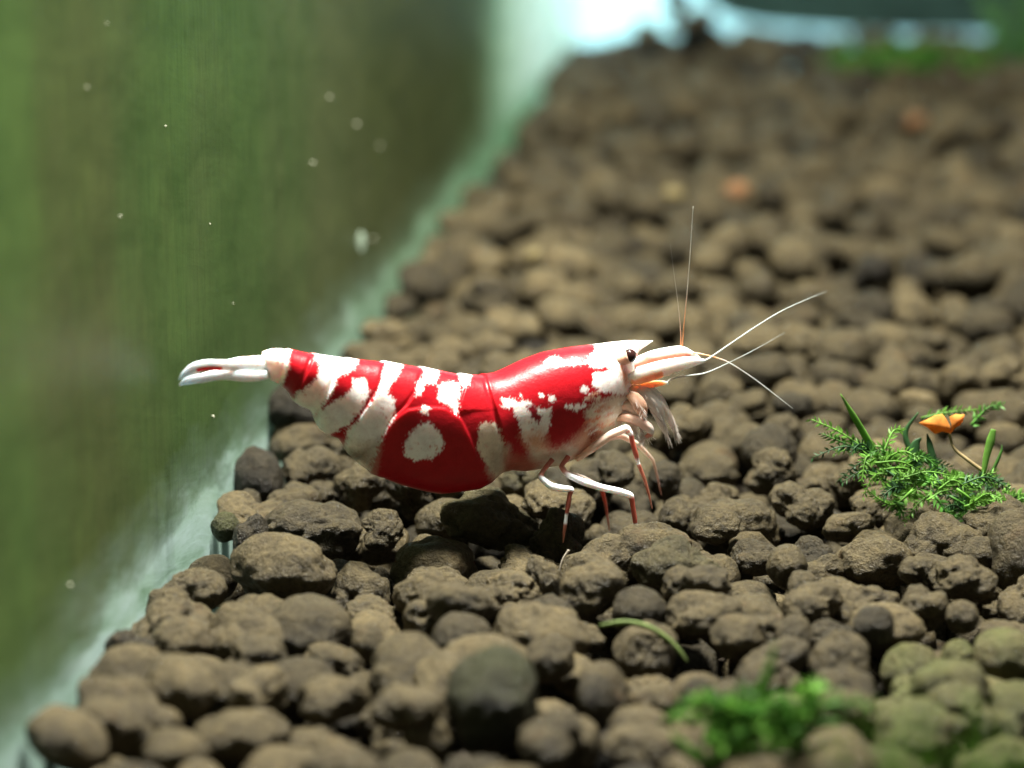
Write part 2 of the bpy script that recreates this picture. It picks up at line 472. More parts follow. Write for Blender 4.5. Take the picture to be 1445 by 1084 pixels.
# granules that can be told apart: x, y, width, height in photo pixels, kind, tone, algae
G = [
 (256,858,105,85,3,.60,0),(400,835,150,90,1,.72,0),(188,978,120,95,1,.66,0),(120,1042,165,120,2,.66,0),(262,922,95,65,1,.7,0),
 (345,918,120,85,1,.66,0),(318,985,110,65,1,.6,0),(340,1055,140,85,1,.7,0),(232,1050,50,40,0,.7,0),(250,1090,90,60,0,.7,0),
 (361,700,66,84,0,.22,0),(440,688,85,70,2,.55,0),(412,725,75,58,1,.5,0),(425,640,95,60,1,.6,0),(492,660,55,50,2,.5,0),
 (537,678,50,42,0,.25,0),(508,715,80,58,2,.6,0),(582,722,70,72,3,.42,0),(628,723,50,34,2,.6,0),(440,762,145,75,2,.42,0),
 (540,765,60,55,3,.55,0),(318,762,40,38,0,.25,0.3),(353,785,45,60,1,.25,0),(317,797,34,34,2,.6,0),(508,825,80,75,3,.62,0),
 (612,795,120,90,1,.72,0),(600,860,95,70,1,.68,0),(435,905,118,88,0,.48,0),(520,920,45,50,0,.6,0),(512,962,42,40,0,.5,0),
 (573,970,106,92,1,.6,0),(615,885,90,75,2,.68,0),(652,935,85,65,0,.4,0),(425,985,112,80,0,.42,0),(470,1010,100,60,1,.72,0),
 (475,1065,95,60,1,.7,0),(580,1055,110,80,2,.7,0),(693,1020,125,135,0,.13,.15),(685,880,42,45,2,.7,0),(722,876,48,40,2,.6,0),
 (702,828,98,72,0,.52,0),(765,920,130,90,1,.75,0),(690,768,135,75,3,.62,0.12),(713,738,70,48,0,.2,0),(787,775,78,78,3,.55,0),
 (845,812,112,92,1,.68,0),(835,868,88,75,1,.66,0),(768,845,46,65,2,.6,0),(920,800,116,58,1,.62,0),(955,830,120,85,3,.46,0.1),
 (922,872,58,35,0,.6,0),(740,705,60,60,3,.5,0.1),(910,930,84,78,1,.66,0),(995,902,105,60,1,.66,0),(853,985,66,85,0,.6,0),
 (775,965,70,60,0,.5,0),(840,1020,46,62,0,.3,0),(800,1045,90,85,1,.74,0),(925,1000,75,55,1,.7,0),(903,1035,85,50,1,.72,0),
 (980,970,80,55,1,.72,0),(1040,935,75,60,1,.68,0),(985,1022,45,60,0,.25,0),(905,1078,105,55,1,.74,0),
 (963,735,62,55,2,.5,0),(1008,705,75,50,3,.66,0),(1045,745,108,70,3,.62,0),(1008,775,70,40,1,.62,0),(1068,800,75,45,1,.4,0),
 (1090,690,70,60,3,.6,0),(1100,630,64,60,3,.5,0),(1132,735,85,60,3,.6,0),(1148,695,44,34,2,.66,0),(1192,672,48,52,2,.66,0),
 (1190,708,40,40,2,.6,0),(1138,782,82,52,2,.3,0),(1200,752,82,40,2,.66,0),(1000,668,85,48,1,.6,0),(938,700,46,50,1,.3,0),
 (1232,800,105,78,2,.68,0),(1332,795,105,70,3,.6,0),(1385,808,55,46,0,.52,0),(1440,812,90,115,0,.55,0),(1296,835,60,46,2,.5,0),
 (1355,852,100,62,3,.6,0),(1210,865,130,72,3,.66,0),(1160,808,58,50,1,.6,0),(1110,832,56,55,0,.6,0),(1133,858,42,45,0,.5,0),
 (1147,890,88,58,1,.68,0),(1305,885,66,60,2,.62,0),(1357,893,45,42,0,.7,0),(1418,890,85,50,1,.66,0),(1183,945,80,82,1,.56,0),
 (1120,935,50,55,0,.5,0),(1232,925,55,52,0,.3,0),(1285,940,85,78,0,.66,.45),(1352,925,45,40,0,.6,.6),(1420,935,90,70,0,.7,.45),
 (1340,1000,110,90,1,.6,.45),(1430,1010,90,80,1,.6,.6),(1250,1010,80,66,0,.6,.5),(1190,1030,100,70,1,.66,.2),(1110,1000,90,66,1,.66,.1),  # greener ones carry the hazy veil of the strands in their colour
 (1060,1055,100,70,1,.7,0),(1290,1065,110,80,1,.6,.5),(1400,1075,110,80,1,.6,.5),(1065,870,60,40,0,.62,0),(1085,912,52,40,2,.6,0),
 (405,582,78,72,0,.16,0),(455,585,60,50,1,.35,0),(1160,600,70,44,1,.5,0),(1228,578,80,56,0,.62,0),(1190,545,86,52,1,.45,0),
 (1300,540,90,50,1,.6,0),(1415,600,80,60,1,.6,0),(1060,585,80,50,2,.6,0),(1020,620,64,46,1,.55,0),(1395,470,80,46,0,.4,0),
]
GR = []   # x, y, z, (a, b, c), variant, rotz, tilt, tone, algae, source
def add_gr(x, y, z, ext, var, rz, tl, tone, alg, hero): GR.append([x, y, z, ext, var, rz, tl, tone, alg, hero])
for (px, py, w, h, kind, tone, alg) in G:
    P, D = on_ground(px, py, {(405, 582): 0.2, (693, 1020): 0.07}.get((px, py), 0.0))
    a = 0.5 * w / F * D * 1.06; c_ = 0.5 * h / F * D * 1.10
    b = (a * c_) ** 0.5 * random.uniform(0.95, 1.15)
    c_ = max(c_, 0.62 * a)
    x, y = P[0], P[1]
    dd = wall_dist(x, y)
    if dd < a * 0.92: x, y = x + wn[0] * (a * 0.92 - dd), y + wn[1] * (a * 0.92 - dd)
    var = random.choice([v for v in range(NVAR) if v % 4 == kind])
    add_gr(x, y, P[2] + 0.03 + random.uniform(-.08, .09), (a, b, c_ * 1.08), var, random.choice((0, math.pi)) + random.uniform(-.35, .35), random.uniform(-.22, .22), tone, alg, True)

# pits where no granule lies: (photo px, radius px)
PITS = []
for px, py, rr in ((868, 754, 46), (1262, 716, 46), (860, 905, 16), (475, 862, 14)):
    P, D = on_ground(px, py); PITS.append((P[0], P[1], rr / F * D))
cell = 0.35
grid = {}
def gk_(x, y): return (int(math.floor(x / cell)), int(math.floor(y / cell)))
def put(x, y, r): grid.setdefault(gk_(x, y), []).append((x, y, r))
for g in GR: put(g[0], g[1], (g[3][0] + g[3][1]) / 2)
def free(x, y, r, k):
    cx, cy = gk_(x, y)
    for i in range(cx - 2, cx + 3):
        for j in range(cy - 2, cy + 3):
            for (X, Y, q) in grid.get((i, j), ()):
                if (X - x) ** 2 + (Y - y) ** 2 < (k * (r + q)) ** 2: return False
    return True
def x_range(y):
    xl = PA[0] + (y - PA[1]) / wd[1] * wd[0]
    xr = max(2.6, 722.5 / F * y * 1.03 + 1.4)
    return xl, xr
PEAKS = [(965, 92, 0.62, 0.28), (1072, 100, 0.34, 0.24), (850, 112, 0.15, 0.4)]
PK = [(on_ground(px, py)[0], hgt, sg) for px, py, hgt, sg in PEAKS]
def bed_z(x, y):
    z = ground_h(x, y) + 0.10 * mnoise.noise(Vector((x * 0.9, y * 0.9, 7.7))) + 0.05 * mnoise.noise(Vector((x * 2.4, y * 2.4, 1.7)))
    for P, hgt, sg in PK: z += hgt * math.exp(-((x - P[0]) ** 2 + (y - P[1]) ** 2) / (2 * sg * sg))
    return z
def throw(ntry, rlo, rhi, k, dz, jz, tone_lo, tone_hi, y1=None, avoid=0.8):
    got = []
    for _ in range(ntry):
        y = FRONT_Y + 0.3 + (BACK_Y - FRONT_Y - 0.45) * random.random()
        xl, xr = x_range(y)
        x = xl + (xr - xl) * random.random()
        r = random.uniform(rlo, rhi)
        if wall_dist(x, y) < r * 0.85 or y > BACK_Y - r: continue
        if any((x - p[0]) ** 2 + (y - p[1]) ** 2 < (p[2] + r * avoid) ** 2 for p in PITS): continue
        if not free(x, y, r, k): continue
        put(x, y, r)
        a = r * random.uniform(1.0, 1.32); b = r * random.uniform(0.88, 1.1); c_ = r * random.uniform(0.74, 0.98)
        tone = min(1, max(0, random.gauss((tone_lo + tone_hi) / 2, (tone_hi - tone_lo) / 2.5)))
        got.append([x, y, bed_z(x, y) + dz + random.uniform(-jz, jz), (a, b, c_), random.randrange(NVAR), random.uniform(0, 6.28), random.uniform(-.5, .5), tone, 0.0, False])
    return got
top = throw(9000, 0.135, 0.18, 0.80, 0.0, 0.12, .34, .82)
top += throw(18000, 0.10, 0.135, 0.80, -0.03, 0.11, .34, .82)
top += throw(14000, 0.065, 0.10, 0.80, -0.12, 0.06, .32, .80)
for g in top:       # green veil of the foreground strands painted into the granule colour
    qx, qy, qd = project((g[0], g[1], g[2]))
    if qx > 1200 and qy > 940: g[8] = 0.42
grid.clear()
low = throw(9000, 0.13, 0.19, 0.86, -0.30, 0.05, .25, .65, avoid=-0.2)
print('granules', len(GR), len(top), len(low))

# the 300 that show largest are things of their own; the rest is one mass
cand = []
for g in top:
    qx, qy, qd = project((g[0], g[1], g[2]))
    s = g[3][0] / qd * F
    if -0.2 * s < qx < 1445 + 0.2 * s and -20 < qy < 1084 + 0.2 * s: cand.append((-s * (1.0 if qy > 420 else 0.8), id(g), g))
cand.sort()
n_ind = 298 - len(GR)
ind = [c[2] for c in cand[:n_ind]]
ids = {id(g) for g in ind}
rest = [g for g in top if id(g) not in ids] + low
def size_word(a): return 'huge' if a > .215 else ('large' if a > 0.18 else ('middling' if a > .145 else ('small' if a > .105 else 'tiny')))
def tone_word(t, alg=0): return 'greenish' if alg > .4 else ('blackish' if t < .28 else ('dark brown' if t < .45 else ('brown' if t < .55 else ('tan' if t < .66 else 'pale tan'))))
SH = ('smooth', 'knobbly', 'lumpy', 'pitted')
def place_phrase(g):
    x, y = g[0], g[1]
    qx, qy, qd = project((x, y, g[2]))
    if wall_dist(x, y) < 0.42: return 'against the green glass'
    if 1180 < qx and 560 < qy < 660: return 'behind the leafy moss'
    if 1180 < qx and 660 <= qy < 830: return 'before the leafy moss'
    if g[8] > 0.4: return 'among the algae strands'
    if 930 < qx < 1200 and qy > 890: return 'by the bright moss'
    if 380 < qx < 720 and 560 < qy < 780: return 'under the shrimp abdomen'
    if 720 <= qx < 1000 and 620 < qy < 820: return 'by the shrimp legs'
    if qy < 330: return 'far behind the shrimp'
    if qy < 640: return 'just behind the shrimp' if qx < 960 else 'behind the shrimp antennae'
    return 'before the shrimp' if qy < 900 else 'well before the shrimp'
LAB = {}
def describe(g):
    a, b, c_ = g[3]
    asp = 'long' if a > 1.3 * c_ else ('tall' if c_ > 1.02 * a else 'round')
    if g[9] and g[7] == .13 and g[8] == .15: return 'big dark olive ball shaped soil granule lying in front of the shrimp'
    return '%s %s %s %s soil granule %s' % (size_word(a), asp, SH[g[4] % 4], tone_word(g[7], g[8]), place_phrase(g))
allg = GR + ind
for g in allg: LAB.setdefault(describe(g), []).append(g)
LABEL = {}
for lab, gs in LAB.items():
    for g in gs:
        LABEL[id(g)] = lab
        if len(gs) > 1:
            nb = min((q for q in allg if q is not g), key=lambda q: (q[0] - g[0]) ** 2 + (q[1] - g[1]) ** 2)
            LABEL[id(g)] = lab + ' touching a %s %s one' % (size_word(nb[3][0]).replace('very ', ''), tone_word(nb[7], nb[8]).replace('pale ', '').replace(' brown', ''))
for g in GR + ind:
    x, y, z, (a, b, c_), var, rz, tl, tone, alg, hero = g
    o = bpy.data.objects.new('soil_granule', MESH[var]); C.objects.link(o)
    o.location = Vector((x, y, z)) * U; o.scale = (a, b, c_)
    o.rotation_euler = (tl, tl * 0.7, rz)
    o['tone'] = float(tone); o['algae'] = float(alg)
    tag(o, LABEL[id(g)], 'soil granule', 'soil granules of the aquarium floor')

def rotm(rx, ry, rz):
    from mathutils import Euler
    return np.array(Euler((rx, ry, rz)).to_matrix())
mV = []; mF = []; mC = []; nn = 0
for g in rest:
    x, y, z, (a, b, c_), var, rz, tl, tone, alg, hero = g
    sub = 3 if (y < Y0 + 2.9 and z > ground_h(x, y) - 0.12) else 2
    Vv, Ff = SHAPE[(var, sub)]
    P = (Vv * np.array([a, b, c_])) @ rotm(tl, tl * .7, rz).T + np.array([x, y, z])
    mV.append(P); mF.append(np.array(Ff) + nn); nn += len(P)
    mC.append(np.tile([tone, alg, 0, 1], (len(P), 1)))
MV = np.vstack(mV) * U; MF = np.vstack(mF)
me = bpy.data.meshes.new('soil_granules')
me.vertices.add(len(MV)); me.vertices.foreach_set('co', MV.astype(np.float32).ravel())
me.loops.add(len(MF) * 3); me.loops.foreach_set('vertex_index', MF.astype(np.int32).ravel())
me.polygons.add(len(MF)); me.polygons.foreach_set('loop_start', np.arange(0, len(MF) * 3, 3, dtype=np.int32))
me.polygons.foreach_set('use_smooth', np.ones(len(MF), bool))
me.update(calc_edges=True); me.validate()
me.materials.append(M_SOIL_S)
mass = bpy.data.objects.new('soil_bed', me); C.objects.link(mass); set_col(mass, np.vstack(mC))
mass['kind'] = 'stuff'
tag(mass, 'bed of small brown soil granules covering the aquarium floor', 'soil')
print('mass tris', len(MF))

# ------------------------------------------------------------------ the shrimp
YAW = R(17)
F0, _ = on_ground(895, 768)
T_ = np.array([math.cos(YAW), math.sin(YAW), 0]); N_ = np.array([-math.sin(YAW), math.cos(YAW), 0])   # local x, local y (away from camera)
def sp(px, py):
    """side view pixel -> (x, z) in the shrimp's own middle plane, cm"""
    d = ray(px, py); t = ((F0 - CAM) @ N_) / (d @ N_)
    P = CAM + d * t - F0
    return P @ T_, P[2]
def spn(arr): return np.array([sp(a[0], a[1]) for a in arr])
PX = 1.0 / 300
dmid = ray(640, 600); KX = (dmid @ T_) / (dmid @ N_); KZ = dmid[2] / (dmid @ N_)
shrimp = empty('shrimp', F0, YAW)
tag(shrimp, 'red and white banded dwarf shrimp standing on the brown soil granules', 'shrimp')

Tp = [(372,497),(380,493),(395,492),(411,494.5),(445,501),(480,505),(500,508),(545,511.6),(574,516),(600,520),(620,523.5),(649,529),(668,530.5),(685,530.5),(701,528),(716,521),(740,509),(769,498),(806,491),(843,486.5),(880,481.5),(896,480.5),(911,480.8),(921,480.6)]
Bp = [(372,520),(380,536),(398,544),(405,549),(412,562),(422,571),(440,580),(446,596),(453,607),(463,614),(478,618),(490,638),(505,654),(519,664),(535,671),(550,677),(567,683),(600,692),(620,695),(650,692),(677,688),(690,681),(699,672),(706,666),(719,663),(740,664),(760,661),(790,655),(815,644),(840,630),(860,614),(875,598),(885,578),(890,548),(893,520),(897,500),(904,493),(911,488.6),(921,481.5)]
Wp = [(372,.045),(395,.085),(420,.105),(450,.125),(500,.15),(560,.172),(620,.185),(680,.182),(720,.19),(780,.205),(830,.19),(865,.145),(885,.10),(893,.06),(900,.03),(911,.018),(921,.002)]
Tp, Bp, Wp = map(np.array, (Tp, Bp, Wp))
def smooth_interp(x, xp, fp):
    y = np.interp(x, xp, fp)
    return y
xs = np.unique(np.concatenate([np.arange(372, 921.01, 1.0), np.arange(882, 905, 0.4)]))
def blur(y, k):
    ker = np.exp(-0.5 * (np.arange(-3 * k, 3 * k + 1) / k) ** 2); ker /= ker.sum()
    return np.convolve(np.pad(y, 3 * k, mode='edge'), ker, mode='valid')
tt = blur(np.interp(xs, Tp[:, 0], Tp[:, 1]), 4); bb = blur(np.interp(xs, Bp[:, 0], Bp[:, 1]), 2); ww = blur(np.interp(xs, Wp[:, 0], Wp[:, 1]), 4)
top3 = spn(np.stack([xs, tt], 1)); bot3 = spn(np.stack([xs, bb], 1))
NA = 300
th = np.arange(NA) / NA * 2 * math.pi
tpar = (1 - np.cos(th)) / 2                        # 0 at the back, 1 at the belly
lat = np.sign(np.sin(th)) * np.abs(np.sin(th)) ** 0.82 * (1.06 - 0.28 * tpar)
X = top3[:, None, 0] * (1 - tpar) + bot3[:, None, 0] * tpar
Z = top3[:, None, 1] * (1 - tpar) + bot3[:, None, 1] * tpar
Y = ww[:, None] * lat[None, :]
# apparent side-view position of each surface point (same on both flanks)
AX = X + np.abs(Y) * KX; AZ = Z + np.abs(Y) * KZ
def inpoly(poly, ax, az):
    P = spn(poly); ins = np.zeros(ax.shape, bool)
    j = len(P) - 1
    for i in range(len(P)):
        xi, zi = P[i]; xj, zj = P[j]
        cond = ((zi > az) != (zj > az)) & (ax < (xj - xi) * (az - zi) / (zj - zi + 1e-12) + xi)
        ins ^= cond; j = i
    return ins
def wav(ax, az, f, s): return np.sin(ax * f + 1.3 * s + 2.1 * np.sin(az * f * .7 + s)) * np.cos(az * f * 1.1 + s * 2.2 + 1.7 * np.sin(ax * f * .6))
# relief: raised rear edges of the abdominal plates and the rounded second side plate
EDGES = [[(684,526),(690,551),(703,594),(711,625),(712,645)], [(653,526),(656,548),(648,572)],
         [(600,516),(592,548),(575,572),(553,592),(536,623),(522,664)], [(546,508),(540,545),(505,595),(486,634)],
         [(499,503),(478,530),(456,575),(443,597)], [(446,497),(437,522),(421,556),(411,566)], [(410,490),(404,520),(397,545)]]
disp = np.zeros_like(X)
for e in EDGES:
    P = spn(e); o_ = np.argsort(P[:, 1]); zz = P[o_, 1]; xx = P[o_, 0]
    xe = np.interp(AZ, zz, xx)
    ok = (AZ > zz[0] - 0.03) & (AZ < zz[-1] + 0.05)
    s = AX - xe
    lip = np.where(s > 0, np.exp(-s / 0.075), 0.0) * np.clip(s / 0.005, 0, 1) * 0.009
    grv = -np.exp(-((s + 0.010) / 0.010) ** 2) * 0.005
    disp += np.where(ok, lip + grv, 0)
lobe = [(555,591),(575,577),(600,573),(630,575),(652,590),(664,615),(676,645),(699,674),(677,692),(620,700),(567,688),(518,666),(536,623)]
LP = spn(lobe)
def seg_dist(poly, ax, az):
    d = np.full(ax.shape, 9.0)
    for i in range(len(poly)):
        a = poly[i]; b = poly[(i + 1) % len(poly)]
        ab = b - a; L2 = ab @ ab + 1e-12
        t = np.clip(((ax - a[0]) * ab[0] + (az - a[1]) * ab[1]) / L2, 0, 1)
        d = np.minimum(d, np.hypot(ax - a[0] - t * ab[0], az - a[1] - t * ab[1]))
    return d
ins = inpoly(lobe, AX, AZ); dl = seg_dist(LP, AX, AZ)
disp += np.where(ins, 0.008 * np.clip(dl / 0.012, 0, 1) * np.exp(-dl / 0.25), 0)
Y = Y + np.sign(lat)[None, :] * disp * np.minimum(1, np.abs(lat))[None, :]
Z = Z + disp * np.cos(th)[None, :] * 0.6
body_v = np.stack([X, Y, Z], -1).reshape(-1, 3)
ns_ = len(xs)
idx = np.arange(ns_ * NA).reshape(ns_, NA)
q = np.stack([idx[:-1], np.roll(idx, -1, 1)[:-1], np.roll(idx, -1, 1)[1:], idx[1:]], -1).reshape(-1, 4)
faces = [tuple(f) for f in q.tolist()] + [tuple(range(NA - 1, -1, -1)), tuple(range((ns_ - 1) * NA, ns_ * NA))]
# pigment
RED = np.array([0.40, 0.006, 0.012]); WHT = np.array([0.90, 0.89, 0.85]); CRM = np.array([0.78, 0.66, 0.52]); PCH = np.array([0.74, 0.40, 0.26]); DRD = np.array([0.30, 0.012, 0.022])
jx = AX + 0.003 * wav(AX, AZ, 60, 1) + 0.002 * wav(AX, AZ, 150, 2) + 0.0012 * wav(AX, AZ, 330, 5); jz = AZ + 0.003 * wav(AX, AZ, 65, 3) + 0.002 * wav(AX, AZ, 140, 4) + 0.0012 * wav(AX, AZ, 310, 6)
col = np.zeros(X.shape + (4,)); col[..., :3] = RED; col[..., 3] = 1.0
stip = rng.normal(0, 1, X.shape)                    # pigment grains: edges of the patches break up into specks
stip = stip + np.roll(stip, 1, 0) + np.roll(stip, 1, 1) + np.roll(np.roll(stip, 1, 0), 1, 1)
def paint(poly, c, a=1.0, soft=0.006):
    P = spn(poly); i_ = inpoly(poly, jx, jz); d = seg_dist(P, jx, jz)
    w = np.clip(0.5 + (np.where(i_, d, -d) + stip * min(0.0022, soft * .4)) / (2 * soft), 0, 1)[..., None]
    v = np.concatenate([c, [a]])
    col[...] = col * (1 - w) + v * w
# deep red towards the lower edge of the second side plate
paint([(535,640),(600,668),(660,655),(700,668),(700,700),(620,702),(560,692),(515,668)], RED * 0.55 + DRD * 0.45, 1, 0.07)
paint([(360,480),(377,480),(411,486),(408,510),(409,523),(398,546),(380,552),(360,540)], WHT)
paint([(448,492),(513,498),(499,523),(478,535),(474,549),(453,579),(444,588),(412,570),(413,563),(424,553),(450,534),(454,518),(446,508)], WHT)
paint([(499,536),(516,536),(523,557),(513,578),(492,600),(464,616),(450,611),(441,594),(450,581),(477,565),(499,552)], WHT)
paint([(546,503),(573,508),(566,523),(550,549),(548,558),(558,565),(558,584),(542,615),(524,652),(519,672),(500,662),(487,642),(487,631),(492,607),(503,597),(534,557),(542,528)], WHT)
paint([(494,628),(530,628),(521,668),(500,662),(487,642)], CRM, 0.30, 0.045)
paint([(599.5,516),(621,519),(613,543),(598,543),(595,556),(587.5,559),(589,539),(598,535)], WHT)
paint([(649,522),(668,522),(660,546),(649,543)], WHT)
paint([(620,544),(634,540),(649,541),(645,586),(634,573),(617.5,563)], WHT)
paint([(594,580),(600,574),(606,578),(603,585),(597,586)], WHT)
paint([(572,625),(579,610),(596,597),(606,595.5),(620,611),(627,625),(622,637),(610,645),(586,649.5),(572,642)], WHT)
paint([(675,601),(682,597),(699,597),(707,615),(713,637),(708,660),(700,672),(692,664),(673,633)], CRM)
paint([(686,632),(714,630),(716,668),(700,676),(690,662)], CRM, 0.55, 0.03)
# carapace
paint([(706,563),(723,563),(726,569),(747,566),(754,577),(776,577),(775,599),(766,613),(759,628),(754,637),(735,618),(730,594),(721,577),(708,575)], WHT)
paint([(742,575),(751,570),(757,582),(763,590),(757,598),(748,588)], DRD, 1, 0.006)
paint([(735,615),(762,606),(768,622),(776,636),(800,628),(822,606),(860,590),(880,600),(845,640),(790,662),(757,664),(750,640)], PCH, 0.92, 0.03)
paint([(748,634),(776,640),(800,632),(812,640),(790,664),(750,668)], CRM, 0.75, 0.03)
paint([(712,640),(740,646),(765,652),(752,672),(712,668)], RED * 0.7 + PCH * 0.3, 0.85, 0.03)
paint([(822,582),(835,570),(862,560),(885,558),(892,575),(880,605),(850,620),(828,600)], CRM, 0.92, 0.015)
paint([(828,608),(838,602),(842,612),(832,622)], RED * .8 + PCH * .2, 1, 0.01)
paint([(767,511),(782,503),(796,513),(784,520)], WHT)
paint([(796,513),(826,512),(826,515),(796,516)], WHT, 1, 0.004)
paint([(805,508),(812,506),(816,511),(808,514)], WHT)
paint([(843,480),(838,498),(824,511),(835,521),(848,524),(834,529),(832,543),(840,553),(886,559),(892,545),(893,530),(893,500),(921,488),(925,474),(880,470)], WHT)
paint([(836,522),(852,519),(862,522),(850,526)], RED, 1, 0.004)
paint([(872,510),(880,520),(884,540),(880,546),(873,530)], PCH, 1, 0.012)
for (cx, cy, r) in ((762,559,3.5),(776,563,5),(822,550,5),(829,557,3),(804,574,4),(812,576,5),(820,573,4),(797,575,3),(734,558,2.5)):
    paint([(cx + r * math.cos(k) * random.uniform(.7, 1.3), cy + r * math.sin(k) * random.uniform(.7, 1.3)) for k in np.arange(0, 6.2, 0.8)], WHT, 1, 0.004)
rb_ = random.Random(3)
SPK = [(760,575),(738,590),(745,612),(600,622),(610,634),(588,630),(540,580),(548,572),(520,545),(480,520),(510,560),(495,585),(640,560),(690,620),(430,560),(395,515)]
for i, (px, py) in enumerate(SPK * 2):   # fine red pin-pricks inside the white patches
    cx = px + rb_.uniform(-9, 9); cy = py + rb_.uniform(-9, 9); r = rb_.uniform(.7, 1.5)
    paint([(cx + r * math.cos(k), cy + r * math.sin(k)) for k in np.arange(0, 6.2, 1.0)], np.array([.62, .34, .28]), 1, 0.004)
for i in range(46):         # mottled cheek
    cx = rb_.uniform(826, 884); cy = rb_.uniform(558, 622); r = rb_.uniform(1.5, 4.5)
    if cy > 640 - (cx - 826) * .5: continue
    paint([(cx + r * 1.6 * math.cos(k), cy + r * .6 * math.sin(k) - r * .8 * math.cos(k)) for k in np.arange(0, 6.2, 0.8)], (WHT, PCH, CRM, np.array([.72, .22, .12]))[i % 4], .95, 0.008)
# rostrum tip and lower edges are clear shell
body = make_obj('body', body_v, faces, M_SHELL, shrimp)
set_col(body, col.reshape(-1, 4))

# ---- limbs: rows of (px, py, lateral cm (negative = towards the flank in view), radius px)
def limb(name, rows, colf, n=60, sides=12, mat=None, parent=None, flat=(1, 1), extra=None, jointed=False):
    pts = []
    for px, py, la, r in rows:
        x, z = sp(px, py)
        # a point off the middle plane is moved along the side view so that it keeps its place on the flank
        pts.append((x + la * KX * 1.0, la, z + la * KZ * 1.0, r * PX))
    if jointed:            # straight segments with softly rounded, slightly swollen joints
        P_ = np.array(pts); n = 2 * n; q_ = np.linspace(0, len(P_) - 1, n)
        c = np.stack([np.interp(q_, np.arange(len(P_)), P_[:, i]) for i in range(4)], 1)
        c = np.stack([blur(c[:, i], 2) for i in range(4)], 1); c[0] = P_[0]; c[-1] = P_[-1]
    else: c = catmull(pts, n)
    rad = np.maximum(c[:, 3] * {'antenna': 0.58, 'walking_leg': 0.74, 'pincer_leg': 0.8, 'uropod': 0.85, 'telson': 0.85}.get(name, 1.0), 0.0006)
    V, Fc = tube(c[:, :3], rad, sides, flat)
    s = np.linspace(0, 1, n)
    cc = np.array([colf(t) for t in s])
    cc = np.vstack([np.repeat(cc, sides, 0), cc[:1], cc[-1:]])
    mb = MB(); mb.add(V, Fc, cc)
    if extra: extra(mb, c)
    return mb.build(name, mat or M_LIMB, parent or shrimp)
def bands(stops):
    ps = np.array([s[0] for s in stops]); cs = np.array([list(s[1]) + [s[2] if len(s) > 2 else 1.0] for s in stops])
    return lambda t: [np.interp(t, ps, cs[:, i]) for i in range(4)]
LW = (0.94, 0.95, 0.97); LR = (0.42, 0.10, 0.07); LRC = (0.45, 0.16, 0.11); PK_ = (0.80, 0.52, 0.42)

# walking legs on the flank in view
limb('walking_leg', [(778,648,-.13,5),(764,664,-.15,4),(761,673,-.16,5.5),(775,685,-.18,6.8),(790,688,-.19,6.8),(804,689,-.20,5.5),(801,696,-.20,4.4),(799,710,-.20,4.6),(796,726,-.20,3.2),(795,737,-.20,3.6),(793,750,-.20,2.6),(792,763,-.20,1.0)],
     bands([(0, LR, .9), (.15, (.5, .2, .14), .9), (.19, LW), (.47, LW), (.50, LR, .9), (.70, LR, .85), (.72, LW), (.80, LW), (.83, LRC, .85), (1, LRC, .7)]), 70, jointed=True)
limb('walking_leg', [(800,644,-.13,5),(789,658,-.15,4),(798,669,-.16,5),(820,679,-.18,7.0),(846,687,-.20,6.6),(870,692,-.21,6.6),(886,697,-.21,5.6),(888,710,-.21,4.6),(891,730,-.21,4.6),(892,738,-.21,3.6),(895,750,-.21,3.8),(898,764,-.21,2.2),(900,773,-.21,.9)],
     bands([(0, LR, .9), (.13, (.5, .2, .14), .9), (.18, LW), (.50, LW), (.53, LR, .92), (.72, LR, .9), (.735, LW), (.83, LW), (.86, LRC, .9), (1, LRC, .7)]), 80, jointed=True)
limb('walking_leg', [(812,648,-.10,5),(834,632,-.14,8),(858,614,-.16,8.5),(880,604,-.17,7.5),(886,611,-.18,4.6),(888,622,-.18,4.6),(893,640,-.18,5.0),(896,652,-.18,3.4),(898,657,-.18,4.0),(905,674,-.18,3.2),(911,695,-.18,2.6),(916,716,-.18,.9)],
     bands([(0, PCH, .7), (.12, (.78, .55, .44), .8), (.24, (.85, .7, .6), .85), (.30, LW), (.33, (.8, .35, .28)), (.36, LW), (.40, LR, .9), (.58, LR, .85), (.62, LW), (.66, LW), (.69, LRC, .8), (1, LRC, .7)]), 80, jointed=True)
# legs of the far flank, partly hidden
limb('walking_leg', [(790,650,.12,5),(800,668,.15,5),(826,676,.17,5),(852,690,.18,4.4),(858,712,.19,3.4),(862,740,.19,2.2),(864,752,.19,.9)],
     bands([(0, PK_, .9), (.4, (.6, .5, .45)), (.5, LR, .7), (1, LRC, .5)]), 60, jointed=True)
limb('walking_leg', [(850,620,.12,6),(880,615,.15,6),(905,628,.17,5),(926,650,.18,3),(934,680,.19,2.4),(938,700,.19,.9)],
     bands([(0, PK_, .8), (.4, (.75, .6, .5), .6), (1, LRC, .3)]), 50, jointed=True)
